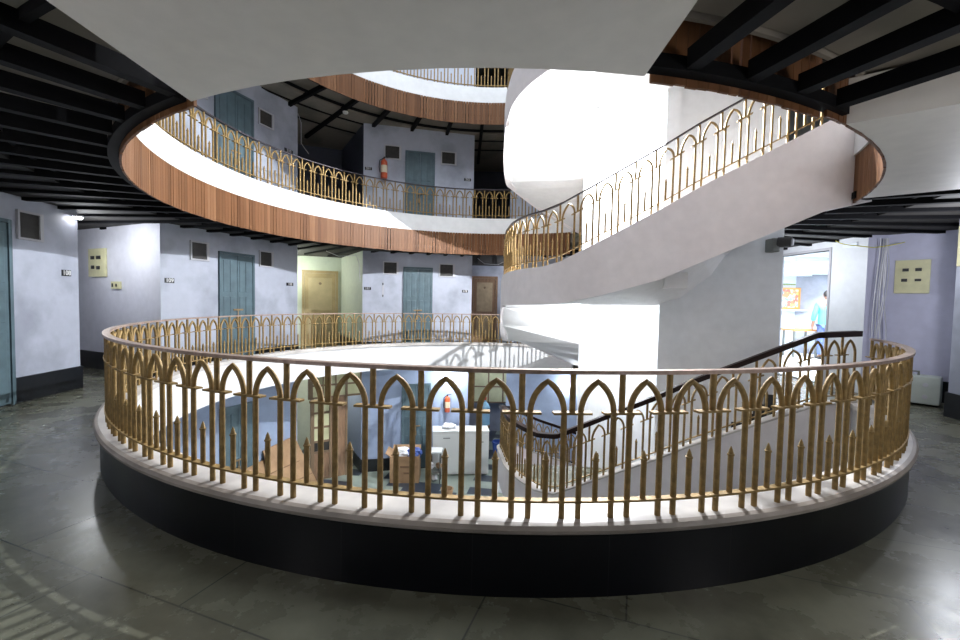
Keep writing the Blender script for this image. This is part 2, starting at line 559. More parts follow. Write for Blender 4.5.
for nm, poly in blocks[3:]:
    mb = MB(); mb.prism(poly, ZB, -.25); struct(mb.build(nm, M['paint_blue']))
    mb = MB(); mb.prism(poly, -.25, ZT); struct(mb.build(nm, M['paint']))
# recess back walls
for (a, b, nm, mt) in [((-6.5, 13.93), (-4.5, 14.69), 'wall_recess', 'paint_green'), ((-.5, 16.66), (2.4, 16.66), 'wall_recess', 'paint'),
                       ((-10.6, 8.5), (-10.6, 10.6), 'wall_far_left', 'paint_lit_side'), ((5.9, 13.6), (6.95, 12.4), 'wall_far_right', 'paint')]:
    t = Vector((b[0] - a[0], b[1] - a[1])).normalized(); n = Vector((-t.y, t.x)) * .06
    for z0, z1, mm in ((ZB, 3.2, mt), (3.2, ZT, 'paint_shaded')):  # upper storeys darkened, recess shade painted as colour
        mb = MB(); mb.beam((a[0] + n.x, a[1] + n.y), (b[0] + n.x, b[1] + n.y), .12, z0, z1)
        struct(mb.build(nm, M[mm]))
# outer shell
mb = MB(); mb.ring(13.6, 13.9, ZB, ZT, seg=40, c=(0.2, 7.3)); struct(mb.build('wall_outer', M['paint']))

# the wall with the reception doorway
DW0, DW1 = Vector((7.08, 10.2)), Vector((7.24, 8.1))


def dw(s):
    return DW0 + (DW1 - DW0).normalized() * s


mb = MB()
nn = Vector((1, .076)).normalized() * .06


def dseg(p, q, z0, z1):
    mb.beam(p + nn, q + nn, .12, z0, z1)


dseg(Vector((6.9, 12.6)), dw(-.12), 0, 2.95)
dseg(dw(1.30), dw(2.106), 0, 2.95)
dseg(dw(-.12), dw(1.30), 2.80, 2.95)
dseg(Vector((6.9, 12.6)), dw(2.106), 2.95, ZT)
dseg(Vector((6.9, 12.6)), dw(2.106), ZB, 0)
struct(mb.build('wall_right', M['paint_core']))
mb = MB(); mb.prism([(7.24, 8.1), (7.56, 8.05), (8.6, 6.8), (9.4, 7.4), (8.0, 8.6), (7.34, 8.6)], ZB, ZT)
struct(mb.build('wall_right', M['paint_right']))
# white door frame round the opening
mb = MB()
for s in (-.12, 1.30):
    p, q = dw(s), dw(s + .05)
    mb.beam(p + nn, q + nn, .16, 0, 2.85)
p, q = dw(-.07), dw(1.30)
mb.beam(p + nn, q + nn, .16, 2.80, 2.85)
fr = mb.build('door_9', M['vent_frame']); struct(fr)

# reception room behind the doorway
mb = MB(); mb.box(10.0, 12.05, 15.3, 15.42, 0, 2.80); struct(mb.build('wall_reception_back', M['room_white']))
mb = MB(); mb.box(7.4, 10.0, 15.3, 15.42, 0, 2.80); struct(mb.build('wall_reception_back', M['room_white']))
mb = MB(); mb.box(11.93, 12.05, 8.7, 15.3, 0, 2.80); struct(mb.build('wall_reception_side', M['room_white']))
mb = MB(); mb.box(7.2, 12.05, 8.3, 15.42, 2.80, 2.88)
for i in range(7):
    mb.box(7.4, 11.93, 9.2 + i * .95, 9.36 + i * .95, 2.70, 2.80)
struct(mb.build('ceiling', M['room_white']))
mb = MB(); mb.box(7.3, 11.93, 8.7, 15.3, .001, .012); struct(mb.build('floor', M['room_white']))

# lift and stair core
CORE = [(2.95, 7.1), (4.56, 6.53), (5.0, 8.5), (3.6, 9.75), (2.08, 8.95)]
mb = MB(); mb.prism(CORE, ZB, ZT + 1); struct(mb.build('wall_stair_core', M['paint_core']))
# its pilaster and the small beam that carries the upper flight
d = Vector((.943, -.332)); nv = Vector((-.332, -.943))
c0 = Vector((2.95, 7.1))
mb = MB()
for lv in (-1, 0, 1):
    p0 = c0 + d * 0.003; p1 = c0 + d * .22
    mb.prism([tuple(p0), tuple(p0 + nv * .06), tuple(p1 + nv * .06), tuple(p1)], ZB if lv == -1 else lv * H, ZT)
    break
struct(mb.build('trim_1', M['paint_core']))

# skirtings (black granite) along the first floor and ground floor walls
sk = {
    'baseboard_left': [(-6.2, 2.4), (-6.55, 5.0), (-6.8, 7.28), (-10.6, 8.9)],
    'baseboard_back_left': [(-10.5, 10.2), (-6.1, 8.2), (-4.87, 11.44), (-6.25, 13.92)],
    'baseboard_back': [(-4.73, 14.6), (-3.39, 12.35), (-.27, 13.1), (-.4, 16.5)],
    'baseboard_back_right': [(2.2, 16.5), (.85, 13.2), (4.4, 12.0)],
    'baseboard_right': [(7.56, 8.05), (8.6, 6.8)],
    'baseboard_right_near': [(10.0, 6.85), (7.1, 6.45), (6.6, 3.4)],
}
for nm, pl in sk.items():
    for z0 in (-H, 0, H):
        mb = MB()
        for a, b in zip(pl[:-1], pl[1:]):
            a, b = Vector(a), Vector(b); t = (b - a).normalized()
            n = Vector((t.y, -t.x)) * .012
            mb.beam(a + n - t * .02, b + n + t * .02, .03, z0, z0 + .37)
        struct(mb.build(nm, M['granite']))

# ------------------------------------------------------------------ kerbs, fascias
kerb = thing('kerb', 'black tiled circular kerb with a white marble cap round the open well', 'kerb', (*C1, 0))
# the black cladding, white inner band and marble cap


def ringpart(name, r0, r1, z0, z1, m, parent, a0=GAP1, a1=360 + GAP0, seg=200, smooth=True, bevel=0):
    mb = MB(); mb.ring(r0, r1, z0, z1, a0, a1, seg)
    return mb.build(name, m, parent, smooth=smooth, bevel=bevel)


ringpart('cladding', 5.025, 5.06, 0, .36, M['drum_tile'], kerb)
ringpart('inner_band', 4.86, 5.02, -.26, .36, M['white_plaster'], kerb)
# cap with a rounded outer nose
mb = MB()
prof = [(4.83, .362), (5.085, .362), (5.104, .375), (5.108, .395), (5.095, .416), (5.07, .425), (4.83, .425)]
loops = []
for i in range(241):
    t = R_(GAP1 + (360 + GAP0 - GAP1) * i / 240)
    loops.append([(r * math.cos(t), r * math.sin(t), z) for r, z in prof])
mb.loft(loops)
cap_ = mb.build('cap', [M['marble'], M['marble_worn']], kerb, smooth=True)
for p in cap_.data.polygons:
    if math.hypot(p.center.x, p.center.y) > 5.07 * K: p.material_index = 1

for lv, dz, lab in ((1, 0, 'white kerb band with wooden slat fascia round the second floor opening'),
                    (2, 3.54, 'white kerb band with wooden slat fascia round the topmost opening')):
    kz = thing('kerb', lab, 'kerb', (*C2, 0))
    ringpart('band', 4.745, 5.0, 3.456 + dz, 3.888 + dz, M['white_plaster'], kz)
    ringpart('backing', 4.83, 4.86, 3.20 + dz, 3.456 + dz, M['slab'], kz)
    # wooden slats, slightly gapped
    mb = MB()
    n = int(2 * PI * 4.8 / .078)
    for i in range(n):
        a = 360 * i / n
        rel = (a - GAP1) % 360
        if rel > 360 + GAP0 - GAP1: continue
        if lv == 1 and 242.5 < a < 279.2: continue
        g = random.choice([.003, .004, .004, .018]) / 4.8 * 57.3
        w = 360 / n
        zb = 2.89 + dz + random.uniform(-.004, .004)
        rf = 4.768 if a > 296 else 4.725
        mb.ring(rf, rf + .02, zb, 3.47 + dz, a + g / 2, a + w - g / 2, 360)
    mb.build('slat_fascia', M['fascia'], kz)
    # rim of the ceiling frame
    # ceiling grid
    gz = thing('ceiling_frame', 'black iron grid hanging under the %s floor slab' % ('second' if lv == 1 else 'third'), 'ceiling frame', (*C2, 0))
    mb = MB()
    for a0, a1 in ((GAP1 - 40, 242.5), (279.2, 299), (335, 339)):
        mb.ring(4.75, 4.83, 2.93 + dz, 3.01 + dz, a0, a1, 200)
    mb.build('rim', M['iron'], gz, smooth=True)
    for r in (5.55, 6.3, 7.1):
        mb = MB(); mb.ring(r - .02, r + .02, 3.00 + dz, 3.06 + dz, 0, 360, 160)
        mb.build('cross_bar', M['iron'], gz, smooth=True)
    mb = MB(); mb.box(4.83, 8.3, -.042, .042, 2.94 + dz, 3.05 + dz)
    me = mb.mesh('beam', M['iron'])
    first = True
    for k in range(72):
        a = 2.3 + k * 5
        if 246 < a < 281 or 300 < a < 335 or (lv == 2 and k % 2): continue
        link_mesh('beam', me, gz, rz=R_(a))

# ------------------------------------------------------------------ railings


def motif(fn, hs=1.0, r=.0165, n=8, w=.184, pitch=.274, L_c=.105):
    """three meshes' worth of geometry for one bay; fn(s, n, h) gives a point"""
    hb, hspk, hspr, hap, htop = .10 * hs, .375 * hs, .585 * hs, .757 * hs, .805 * hs
    arch = MB()
    hw = w / 2
    pts = [(-hw, 0), (-hw, hspr * .5), (-hw, hspr)]
    for i in range(1, 9):
        t = i / 8
        pts.append((-hw * (2 * math.sqrt(1 - .75 * t ** 1.95) - 1), hspr + (hap - hspr) * t))
    pts += [(-x, y) for x, y in reversed(pts[:-1])]
    arch.tube([fn(x, 0, y) for x, y in pts], r, n)
    post = MB()
    s0 = pitch / 2
    post.tube([fn(s0, 0, hspr), fn(s0, 0, htop)], r * 1.05, n)
    # flat collar
    L_ = L_c

    def slab(s_a, s_b, d_, h0, h1):
        post.hexa([fn(s_a, -d_, h0), fn(s_b, -d_, h0), fn(s_b, d_, h0), fn(s_a, d_, h0),
                   fn(s_a, -d_, h1), fn(s_b, -d_, h1), fn(s_b, d_, h1), fn(s_a, d_, h1)])
    slab(s0 - L_, s0 + L_, .024, hspr - .006, hspr + .006)
    spike = MB()
    sp = [(0, hb), (0, hspk - .055), (0, hspk - .054), (0, hspk - .045), (0, hspk - .044), (0, hspk - .02), (0, hspk)]
    rr = [r * .95, r * .95, r * 1.2, r * 1.2, r * .95, r * .6, r * .08]
    spike.tube([fn(x, 0, y) for x, y in sp], r, n, radii=rr)
    return arch, post, spike


def ring_rail(label, c, R, z, a0, a1, n=8, top=M['rail_top'], group=None):
    root = thing('railing', label, 'railing', (c[0], c[1], z), 0, 'golden arched railings')
    pitch = .274
    cnt = int(R_(a1 - a0) * R / pitch)
    da = (a1 - a0) / cnt
    hs = 1.0
    fn = lambda s, q, h: ((R + q) * math.cos(s / R), (R + q) * math.sin(s / R), h)
    A, P, S = motif(fn, hs, n=n)
    am, pm, sm = A.mesh('arch', M['gold'], True), P.mesh('post', M['gold'], True), S.mesh('spike', M['gold'], True)
    for i in range(cnt):
        a = R_(a0 + da * (i + .5))
        link_mesh('arch', am, root, rz=a)
        link_mesh('post', pm, root, rz=a)
        link_mesh('spike', sm, root, rz=a)
    mb = MB(); mb.ring(R - .028, R + .028, .80, .822, a0, a1, 300); mb.build('top_rail', top, root, smooth=True)
    mb = MB(); mb.ring(R - .022, R + .022, .094, .106, a0, a1, 300); mb.build('bottom_rail', M['gold'], root, smooth=True)
    return root


ring_rail('nearest golden arched railing, circling the open well on the black kerb', (0.262, 7.302), 5.0, .42, GAP1 - .92, 360 + GAP0 - .92, 10)
ring_rail('golden arched railing one floor above, round the second floor opening', C2, 4.86, 3.888, GAP1, 360 + GAP0, 6, M['dark_rail'])
ring_rail('topmost golden arched railing, partly cut off by the ceiling edge', C2, 4.86, 3.888 + 3.54, 75, 215, 6, M['dark_rail'])

# ------------------------------------------------------------------ staircases
# outer edge of one storey of the stair: x, y, top of parapet, soffit
PATH = [(4.81, 5.37, 3.87, 2.93), (4.15, 5.22, 3.85, 2.78), (2.80, 5.70, 3.13, 2.13), (2.44, 5.82, 2.91, 1.95),
        (1.70, 6.08, 2.50, 1.72), (1.14, 6.26, 2.20, 1.59), (.90, 6.52, 2.14, 1.57), (.67, 6.95, 2.14, 1.56),
        (.50, 7.5, 2.13, 1.55), (.44, 8.1, 2.12, 1.54), (.42, 8.4, 2.10, 1.48), (.42, 8.95, 1.98, 1.10),
        (.50, 9.5, 1.84, .75), (.68, 10.0, 1.70, .72), (1.0, 10.45, 1.48, .62), (1.5, 10.85, 1.2, .40),
        (2.35, 11.2, .85, .02), (3.1, 11.45, .5, -.15)]
INNER = {0: (4.9, 6.4), 1: (4.56, 6.53), 2: (3.84, 6.79), 3: (3.65, 6.85), 4: (3.25, 6.99), 5: (2.95, 7.1), 6: (2.88, 7.25), 7: (2.78, 7.45),
         8: (2.66, 7.7), 9: (2.48, 8.1), 10: (2.40, 8.27), 11: (2.25, 8.6), 12: (2.08, 8.95), 13: (2.12, 9.0), 14: (2.4, 9.15),
         15: (2.8, 9.35), 16: (3.3, 9.6), 17: (3.6, 9.75)}


def resample(pts, step):
    """Catmull-Rom free: straight segments, but corners of the curved end get extra points"""
    out = []
    for a, b in zip(pts[:-1], pts[1:]):
        a, b = Vector(a), Vector(b)
        L_ = (b.xy - a.xy).length
        n = max(1, int(round(L_ / step)))
        out += [a.lerp(b, i / n) for i in range(n)]
    out.append(Vector(pts[-1]))
    return out


def catmull(P, n=5, start=5):
    """smooth the curved landing, keep the straight flight straight"""
    P = [Vector(p) for p in P]
    out = []
    for i in range(len(P) - 1):
        p1, p2 = P[i], P[i + 1]
        if i < start:
            out.append(p1); continue
        p0 = P[i - 1] if i > start else p1 - (p2 - p1)
        p3 = P[i + 2] if i + 2 < len(P) else p2 + (p2 - p1)
        for k in range(n):
            t = k / n
            out.append(.5 * ((2 * p1) + (p2 - p0) * t + (2 * p0 - 5 * p1 + 4 * p2 - p3) * t * t + (3 * p1 - p0 - 3 * p2 + p3) * t ** 3))
    out.append(P[-1])
    return out


SM = catmull(PATH, 5, 6)


def offset(pts, w):
    res = []
    for i, p in enumerate(pts):
        a = pts[max(0, i - 1)]; b = pts[min(len(pts) - 1, i + 1)]
        t = (b.xy - a.xy).normalized() if hasattr(b, 'xy') else Vector((b[0] - a[0], b[1] - a[1])).normalized()
        n = Vector((-t.y, t.x))      # left of travel; travelling down the stair the inside is on the right
        res.append((p[0] - n.x * w, p[1] - n.y * w))
    return res


def staircase(label, dz, top_mat):
    root = thing('staircase', label, 'staircase', (2.0, 8.0, dz), 0, 'flights of the white staircase')
    ox, oy = 2.0, 8.0
    inn = offset(SM, .13)
    mb = MB()
    loops = []
    for p, q in zip(SM, inn):
        loops.append([(p[0] - ox, p[1] - oy, p[3]), (p[0] - ox, p[1] - oy, p[2]), (q[0] - ox, q[1] - oy, p[2]), (q[0] - ox, q[1] - oy, p[3])])
    mb.loft(loops); mb.build('parapet', M['stringer'], root, smooth=True)
    # thin marble strip on the parapet
    if top_mat:
        mb = MB(); loops = []
        out_ = offset(SM, -.015); in2 = offset(SM, .145)
        for p, a, b in zip(SM, out_, in2):
            loops.append([(a[0] - ox, a[1] - oy, p[2]), (a[0] - ox, a[1] - oy, p[2] + .025), (b[0] - ox, b[1] - oy, p[2] + .025), (b[0] - ox, b[1] - oy, p[2])])
        mb.loft(loops); mb.build('coping', top_mat, root)
    # sloping soffit slab between parapet and core
    mb = MB(); loops = []
    for i, p in enumerate(PATH):
        q = INNER[i]
        t = .14 if i in (0,) else .16
        zz = p[3] + {0: .2, 1: .3, 2: .27, 3: .13}.get(i, 0)
        v_ = (Vector(q) - Vector(p[:2])).normalized() * .05
        p = (p[0] + v_.x, p[1] + v_.y)
        loops.append([(p[0] - ox, p[1] - oy, zz + .005), (q[0] - ox, q[1] - oy, zz + .005), (q[0] - ox, q[1] - oy, zz + t), (p[0] - ox, p[1] - oy, zz + t)])
    mb.loft(loops); mb.build('soffit', M['white_plaster'], root)
    # treads: floor height follows parapet
    zf = [H, H, None, None, None, 1.86, 1.85, 1.85, 1.85, 1.85, 1.85, None, 1.30, 1.25, 1.1, None, None, 0.0]

    def run(i0, i1, z0, z1, nst):
        mbt = MB()
        outer = [Vector(PATH[k][:2]) for k in range(i0, i1 + 1)]
        inner_ = [Vector(INNER[k]) for k in range(i0, i1 + 1)]

        def at(pl, t):
            ls = [(b - a).length for a, b in zip(pl[:-1], pl[1:])]
            s = t * sum(ls)
            for a, b, l in zip(pl[:-1], pl[1:], ls):
                if s <= l or b is pl[-1]: return a.lerp(b, min(1, s / l))
                s -= l
        for k in range(nst):
            za = z0 + (z1 - z0) * (k + 1) / (nst)
            t0, t1 = k / nst, (k + 1) / nst
            P = [at(outer, t0), at(outer, t1), at(inner_, t1), at(inner_, t0)]
            off = (inner_[0] - outer[0]).normalized() * .12
            P[0] = P[0] + off; P[1] = P[1] + off
            mbt.prism([(v.x - ox, v.y - oy) for v in P], za - .17, za)
        mbt.build('tread', M['marble'], root)
    run(1, 5, H, 1.85, 10)
    mbl = MB()
    o_ = [Vector(p) for p in offset([Vector(PATH[k]) for k in range(5, 12)], .12)][:6]
    mbl.prism([(v.x - ox, v.y - oy) for v in o_] + [(2.40 - ox, 8.27 - oy), (2.95 - ox, 7.1 - oy)], 1.66, 1.85)
    mbl.build('landing', M['floor'], root)
    run(10, 14, 1.85, 1.05, 5)
    run(14, 17, 1.05, 0, 6)
    return root


staircase('white curved staircase rising from the first floor to the second floor on the right', 0, None)
staircase('lower staircase with marble coping descending from the first floor to the ground floor', -H, M['marble'])
staircase('uppermost brightly lit curved stair landing seen under the ceiling edge', H, None)

# stair beam between pilaster and parapet
mb = MB()
for dz in (0, H):
    pass
b0 = c0 + d * .0 + nv * .05
mb.prism([tuple(b0), tuple(b0 + nv * 1.02), tuple(b0 + nv * 1.02 + d * .30), tuple(b0 + d * .30)], 1.84, 2.06)
struct(mb.build('trim_2', M['white_plaster']))


def path_fn(pts, zoff):
    acc = [0]
    for a, b in zip(pts[:-1], pts[1:]):
        acc.append(acc[-1] + (b.xy - a.xy).length)

    def fn(s, q, h):
        s = max(0, min(acc[-1] - 1e-6, s))
        i = 0
        while i < len(acc) - 2 and acc[i + 1] < s: i += 1
        a, b = pts[i], pts[i + 1]
        t = (s - acc[i]) / (acc[i + 1] - acc[i])
        p = a.lerp(b, t)
        tt = (b.xy - a.xy).normalized()
        return Vector((p.x + tt.y * q, p.y - tt.x * q, p.z + h + zoff))
    return fn, acc[-1]


def stair_rail(label, dz, rail_mat, fat, group=None):
    org = Vector((2.0, 8.0, 0))
    root = thing('railing', label, 'railing', (2.0, 8.0, dz), 0, 'golden arched railings')
    base = [Vector((p[0], p[1], p[2])) for p in SM]
    mid = offset(SM, .06)
    pts = [Vector((m[0], m[1], p[2])) - org for m, p in zip(mid, SM)]
    fn, L_ = path_fn(pts, 0.0)
    pitch = .252
    n = int(L_ / pitch)
    for i in range(n):
        s0 = (i + .5) * L_ / n
        A, P, S = motif(lambda s, q, h: fn(s0 + s, q, h), 1.04, n=6, w=.172, pitch=L_ / n, r=.015, L_c=.085)
        A.build('arch', M['gold'], root, smooth=True)
        P.build('post', M['gold'], root, smooth=True)
        S.build('spike', M['gold'], root, smooth=True)
    k = int(L_ / .06)
    if fat:
        w, h0, h1 = .048, .835, .905
    else:
        w, h0, h1 = .02, .84, .862
    mb = MB()
    ss = [L_ * i / k for i in range(k + 1)]
    mb.loft([[fn(s, -w, h0), fn(s, w, h0), fn(s, w, h1), fn(s, -w, h1)] for s in ss])
    mb.build('handrail', rail_mat, root)
    mb = MB()
    mb.loft([[fn(s, -.02, .094), fn(s, .02, .094), fn(s, .02, .106), fn(s, -.02, .106)] for s in ss])
    mb.build('bottom_rail', M['gold'], root)
    return root


stair_rail('golden arched stair railing climbing the white stringer to the second floor', 0, M['dark_rail'], False)
stair_rail('golden arched stair railing with dark wooden handrail going down to the ground floor', -H, M['wood_rail'], True)
stair_rail('golden arched railing on the uppermost stair landing, hidden above the ceiling edge', H, M['dark_rail'], False)

# granite dado stepping down beside the lower flight
mb = MB()
for k in range(10):
    s0 = .25 + 1.45 * k / 10; s1 = .25 + 1.45 * (k + 1) / 10
    z = -.16 * (10 - k) + .0
    a = c0 + d * s0 + nv * .012; b = c0 + d * s1 + nv * .012
    mb.beam(a, b, .024, z - .2, z + .42)
struct(mb.build('baseboard_stair', M['granite']))

# ------------------------------------------------------------------ wall fittings


class Wall:
    """local frame on a wall face: x along the wall (left to right seen from the well), -y towards the viewer"""

    def __init__(self, a, b):
        self.a = Vector(a); self.b = Vector(b)
        self.t = (self.b - self.a).normalized()
        self.rz = math.atan2(self.t.y, self.t.x)

    def at(self, s, z):
        p = self.a + self.t * s
        return (p.x, p.y, z)


W109 = Wall((-6.1, 8.2), (-4.87, 11.44))
W2 = Wall((-3.39, 12.35), (-.27, 13.1))
W108 = Wall((-6.55, 5.0), (-6.8, 7.28))
WSIDE = Wall((-9.2, 9.6), (-6.1, 8.2))
WREC1 = Wall((-6.3, 14.0), (-4.73, 14.6))
WREC2 = Wall((-.4, 16.6), (2.2, 16.6))
WBLUE = Wall((7.56, 8.05), (8.6, 6.8))
WCORE = Wall((2.95, 7.1), (4.56, 6.53))


def empty_struct(name, loc, rz):
    o = bpy.data.objects.new(name, None)
    COL.objects.link(o); o.location = Vector(loc) * K; o.rotation_euler = (0, 0, rz)
    return struct(o)


door_n = [0]


def teal_door(w, s, z0, width, height, padlock=True):
    door_n[0] += 1
    r = empty_struct('door_%d' % door_n[0], w.at(s, z0), w.rz)
    mb = MB()
    mb.box(0, .05, -.05, .02, 0, height); mb.box(width - .05, width, -.05, .02, 0, height); mb.box(.05, width - .05, -.05, .02, height - .05, height)
    mb.build('door_frame', M['teal_door'], r)
    iw = (width - .1) / 2
    for k in range(2):
        x0 = .05 + k * iw
        mb = MB(); mb.box(x0 + .004, x0 + iw - .004, -.03, .01, .02, height - .055)
        lf = mb.build('door_leaf', M['teal_door'], r)
        mb = MB()
        for (za, zb) in ((.15, height * .40), (height * .45, height * .62), (height * .66, height - .18)):
            for q in range(2):
                xa = x0 + .05 + q * (iw - .08) / 2; xb = xa + (iw - .08) / 2 - .03
                mb.box(xa, xb, -.042, -.03, za, zb)
        mb.build('raised_panel', M['teal_door'], lf, bevel=.006)
    mb = MB(); mb.box(.05 + iw - .12, .05 + iw + .12, -.06, -.045, height * .50, height * .50 + .035)
    mb.tube([(.05 + iw - .02, -.07, height * .44), (.05 + iw - .02, -.07, height * .50)], .012, 8)
    mb.box(.05 + iw - .05, .05 + iw + .01, -.085, -.055, height * .40, height * .45)
    mb.build('latch', M['brass'], r)
    return r


def panel_door(w, s, z0, width, height, fm, pm, split=.42):
    door_n[0] += 1
    r = empty_struct('door_%d' % door_n[0], w.at(s, z0), w.rz)
    mb = MB()
    mb.box(0, .08, -.07, .02, 0, height); mb.box(width - .08, width, -.07, .02, 0, height); mb.box(.08, width - .08, -.07, .02, height - .09, height)
    mb.build('door_frame', fm, r)
    mb = MB(); mb.box(.085, width - .085, -.035, .0, .01, height - .095)
    lf = mb.build('door_leaf', fm, r)
    mb = MB(); mb.box(.20, width - .2, -.045, -.035, .25, height * split); mb.box(.20, width - .2, -.045, -.035, height * split + .14, height - .24)
    mb.build('raised_panel', pm, lf, bevel=.006)
    mb = MB(); mb.tube([(width - .16, -.05, height * .42), (width - .16, -.09, height * .42), (width - .26, -.09, height * .42)], .014, 8)
    mb.build('door_handle', M['brass'], lf)
    mb = MB(); mb.lathe([(.001, -.006), (.045, -.006), (.045, .006), (.001, .006)], n=14)
    bmesh.ops.rotate(mb.bm, verts=mb.bm.verts, cent=(0, 0, 0), matrix=Matrix.Rotation(PI / 2, 3, 'X'))
    bmesh.ops.translate(mb.bm, verts=mb.bm.verts, vec=(width / 2, -.05, height * .83))
    mb.build('number_disc', M['glass_frame'], lf)
    return r


win_n = [0]


def vent(w, s0, s1, z0, z1):
    win_n[0] += 1
    r = empty_struct('window_%d' % win_n[0], w.at(s0, z0), w.rz)
    W_, H_ = s1 - s0, z1 - z0
    mb = MB(); mb.box(0, W_, -.012, .02, 0, H_)
    mb.build('window_board', M['vent_dark'], r)
    mb = MB(); mb.box(W_ - .004, W_ + .05, -.035, .02, -.03, H_ + .03); mb.box(-.03, W_, -.035, .02, H_, H_ + .03)
    mb.box(-.03, -.0, -.035, .02, -.03, H_); mb.box(0, W_, -.035, .02, -.03, 0)
    mb.build('window_frame', M['vent_frame'], r)
    return r


def number_plate(w, s0, s1, z0, z1, txt, label):
    r = thing('number_plate', label, 'number plate', w.at(s0, z0), w.rz, 'black door number plates')
    W_, H_ = s1 - s0, z1 - z0
    mb = MB(); mb.box(0, W_, -.012, .0, 0, H_); mb.build('plate', M['plate_black'], r)
    cu = bpy.data.curves.new('digits', 'FONT'); cu.body = txt; cu.size = H_ * 1.05 * K; cu.extrude = .002
    cu.align_x = 'CENTER'; cu.align_y = 'CENTER'; cu.materials.append(M['digit']); cu.offset = .0015
    tmp = bpy.data.objects.new('digits', cu); COL.objects.link(tmp)
    me = bpy.data.meshes.new_from_object(tmp.evaluated_get(bpy.context.evaluated_depsgraph_get()))
    bpy.data.objects.remove(tmp)
    o = bpy.data.objects.new('digits', me); COL.objects.link(o); o.parent = r
    o.location = (W_ / 2 * K, -.014 * K, H_ / 2 * K); o.rotation_euler = (PI / 2, 0, 0)
    return r


# first floor
teal_door(W108, .02, 0, 1.08, 2.62)
vent(W108, 1.24, 1.57, 2.40, 2.76)
number_plate(W108, 1.96, 2.13, 1.88, 1.98, '108', 'black door number plate 108 on the far left wall')
vent(W109, .60, .92, 2.36, 2.69)
teal_door(W109, 1.19, 0, .90, 2.58)
vent(W109, 2.27, 2.60, 2.36, 2.69)
number_plate(W109, .075, .253, 1.84, 1.935, '109', 'black door number plate 109 left of the teal door')
number_plate(W109, 3.09, 3.31, 1.91, 1.99, '110', 'black door number plate 110 right of the teal door')
panel_door(WREC1, .45, 0, 1.13, 2.52, M['cream_door'], M['cream_panel'])
vent(W2, .60, .96, 2.36, 2.68)
teal_door(W2, 1.15, 0, .86, 2.57)
vent(W2, 2.23, 2.62, 2.34, 2.68)
number_plate(W2, .042, .238, 1.87, 1.95, '111', 'black door number plate 111 at the left end of the rear block, first floor')
number_plate(W2, 2.91, 3.09, 1.86, 1.94, '112', 'black door number plate 112 at the right end of the rear block, first floor')
panel_door(WREC2, .055, 0, 1.0, 2.57, M['brown_door'], M['tan_panel'])
# second floor
vent(W109, 2.26, 2.62, 5.70, 6.02)
teal_door(W109, 1.12, H, .96, 2.68)
vent(W109, .60, .92, 5.70, 6.02)
number_plate(W109, 3.02, 3.30, 5.30, 5.39, '210', 'black door number plate 210 above the second floor railing')
vent(W2, .605, 1.0, 5.66, 6.0)
teal_door(W2, 1.17, H, .86, 2.47)
vent(W2, 2.235, 2.62, 5.65, 5.98)
number_plate(W2, .043, .236, 5.27, 5.35, '211', 'faded door number plate 211 beside the red extinguisher, second floor')
number_plate(W2, 2.91, 3.12, 5.20, 5.28, '212', 'faded door number plate 212 at the right end, second floor')
# ground floor
teal_door(W109, 1.19, -H, .90, 2.58)
teal_door(W2, 1.15, -H, .86, 2.57)

# switch boards


def board(w, s0, s1, z0, z1, cells, label, name='switch_board'):
    r = thing(name, label, 'switch board', w.at(s0, z0), w.rz)
    W_, H_ = s1 - s0, z1 - z0
    mb = MB(); mb.box(0, W_, -.04, 0, 0, H_); mb.build('plate', M['cream_board'], r, bevel=.004)
    for (cx, cz, cw, ch) in cells:
        mb = MB(); mb.box(W_ * cx, W_ * (cx + cw), -.052, -.04, H_ * cz, H_ * (cz + ch))
        mb.build('switch', M['switch_dark'], r)
    return r


board(WSIDE, .94, 1.58, 1.96, 2.55, [(.18, .62, .2, .12), (.52, .62, .24, .12), (.2, .28, .17, .12), (.52, .26, .18, .12)],
      'tall cream switch board with four dark openings on the left side wall')
board(WSIDE, 1.79, 2.10, 1.71, 1.86, [(.15, .25, .12, .5), (.6, .3, .1, .4)], 'small cream double switch below the tall cream board')
board(WBLUE, .12, .575, 1.90, 2.50, [(.22, .66, .18, .09), (.58, .66, .18, .09), (.2, .35, .17, .09), (.58, .36, .18, .07)],
      'square cream switch board on the lavender wall at right')
r = thing('meter_box', 'grey metal box at the right frame edge near the ceiling', 'box', (7.06, 6.36, 2.26), 0)
mb = MB(); mb.box(0, .3, -.12, .06, 0, .6); mb.build('casing', M['cream_board'], r, bevel=.008)
mb = MB(); mb.box(.05, .12, -.13, -.12, .12, .2); mb.build('switch', M['switch_dark'], r)

# extinguishers


def extinguisher(w, s, z, h, label):
    r = thing('fire_extinguisher', label, 'fire extinguisher', w.at(s, z), w.rz)
    rad = h * .15
    mb = MB(); mb.lathe([(.001, 0), (rad * .9, 0), (rad, .02), (rad, h * .72), (rad * .8, h * .80), (rad * .35, h * .86), (rad * .3, h * .9), (.001, h * .9)], (0, -rad - .02), 20)
    cyl = mb.build('cylinder', M['ext_red'], r, smooth=True)
    mb = MB(); mb.ring(rad * .99, rad * 1.02, h * .25, h * .58, 200, 340, 60, c=(0, -rad - .02)); mb.build('label_band', M['ext_label'], cyl)
    mb = MB(); mb.box(-.02, .02, -rad - .05, -rad + .01, h * .88, h * .95); mb.box(-.01, .12, -rad - .035, -rad - .005, h * .95, h * .98)
    mb.build('valve', M['black_rubber'], r)
    mb = MB(); mb.tube([(-.02, -rad - .03, h * .91), (-rad * 1.3, -rad - .04, h * .8), (-rad * 1.5, -rad - .05, h * .5), (-rad * 1.2, -rad - .05, h * .25)], .012, 8)
    mb.build('hose', M['black_rubber'], r, smooth=True)
    return r


extinguisher(W2, .57, 5.04, .62, 'red fire extinguisher hanging left of the second floor teal door')
extinguisher(W2, 2.50, -1.75, .55, 'fire extinguisher hanging on the blue ground floor wall above white cabinets')

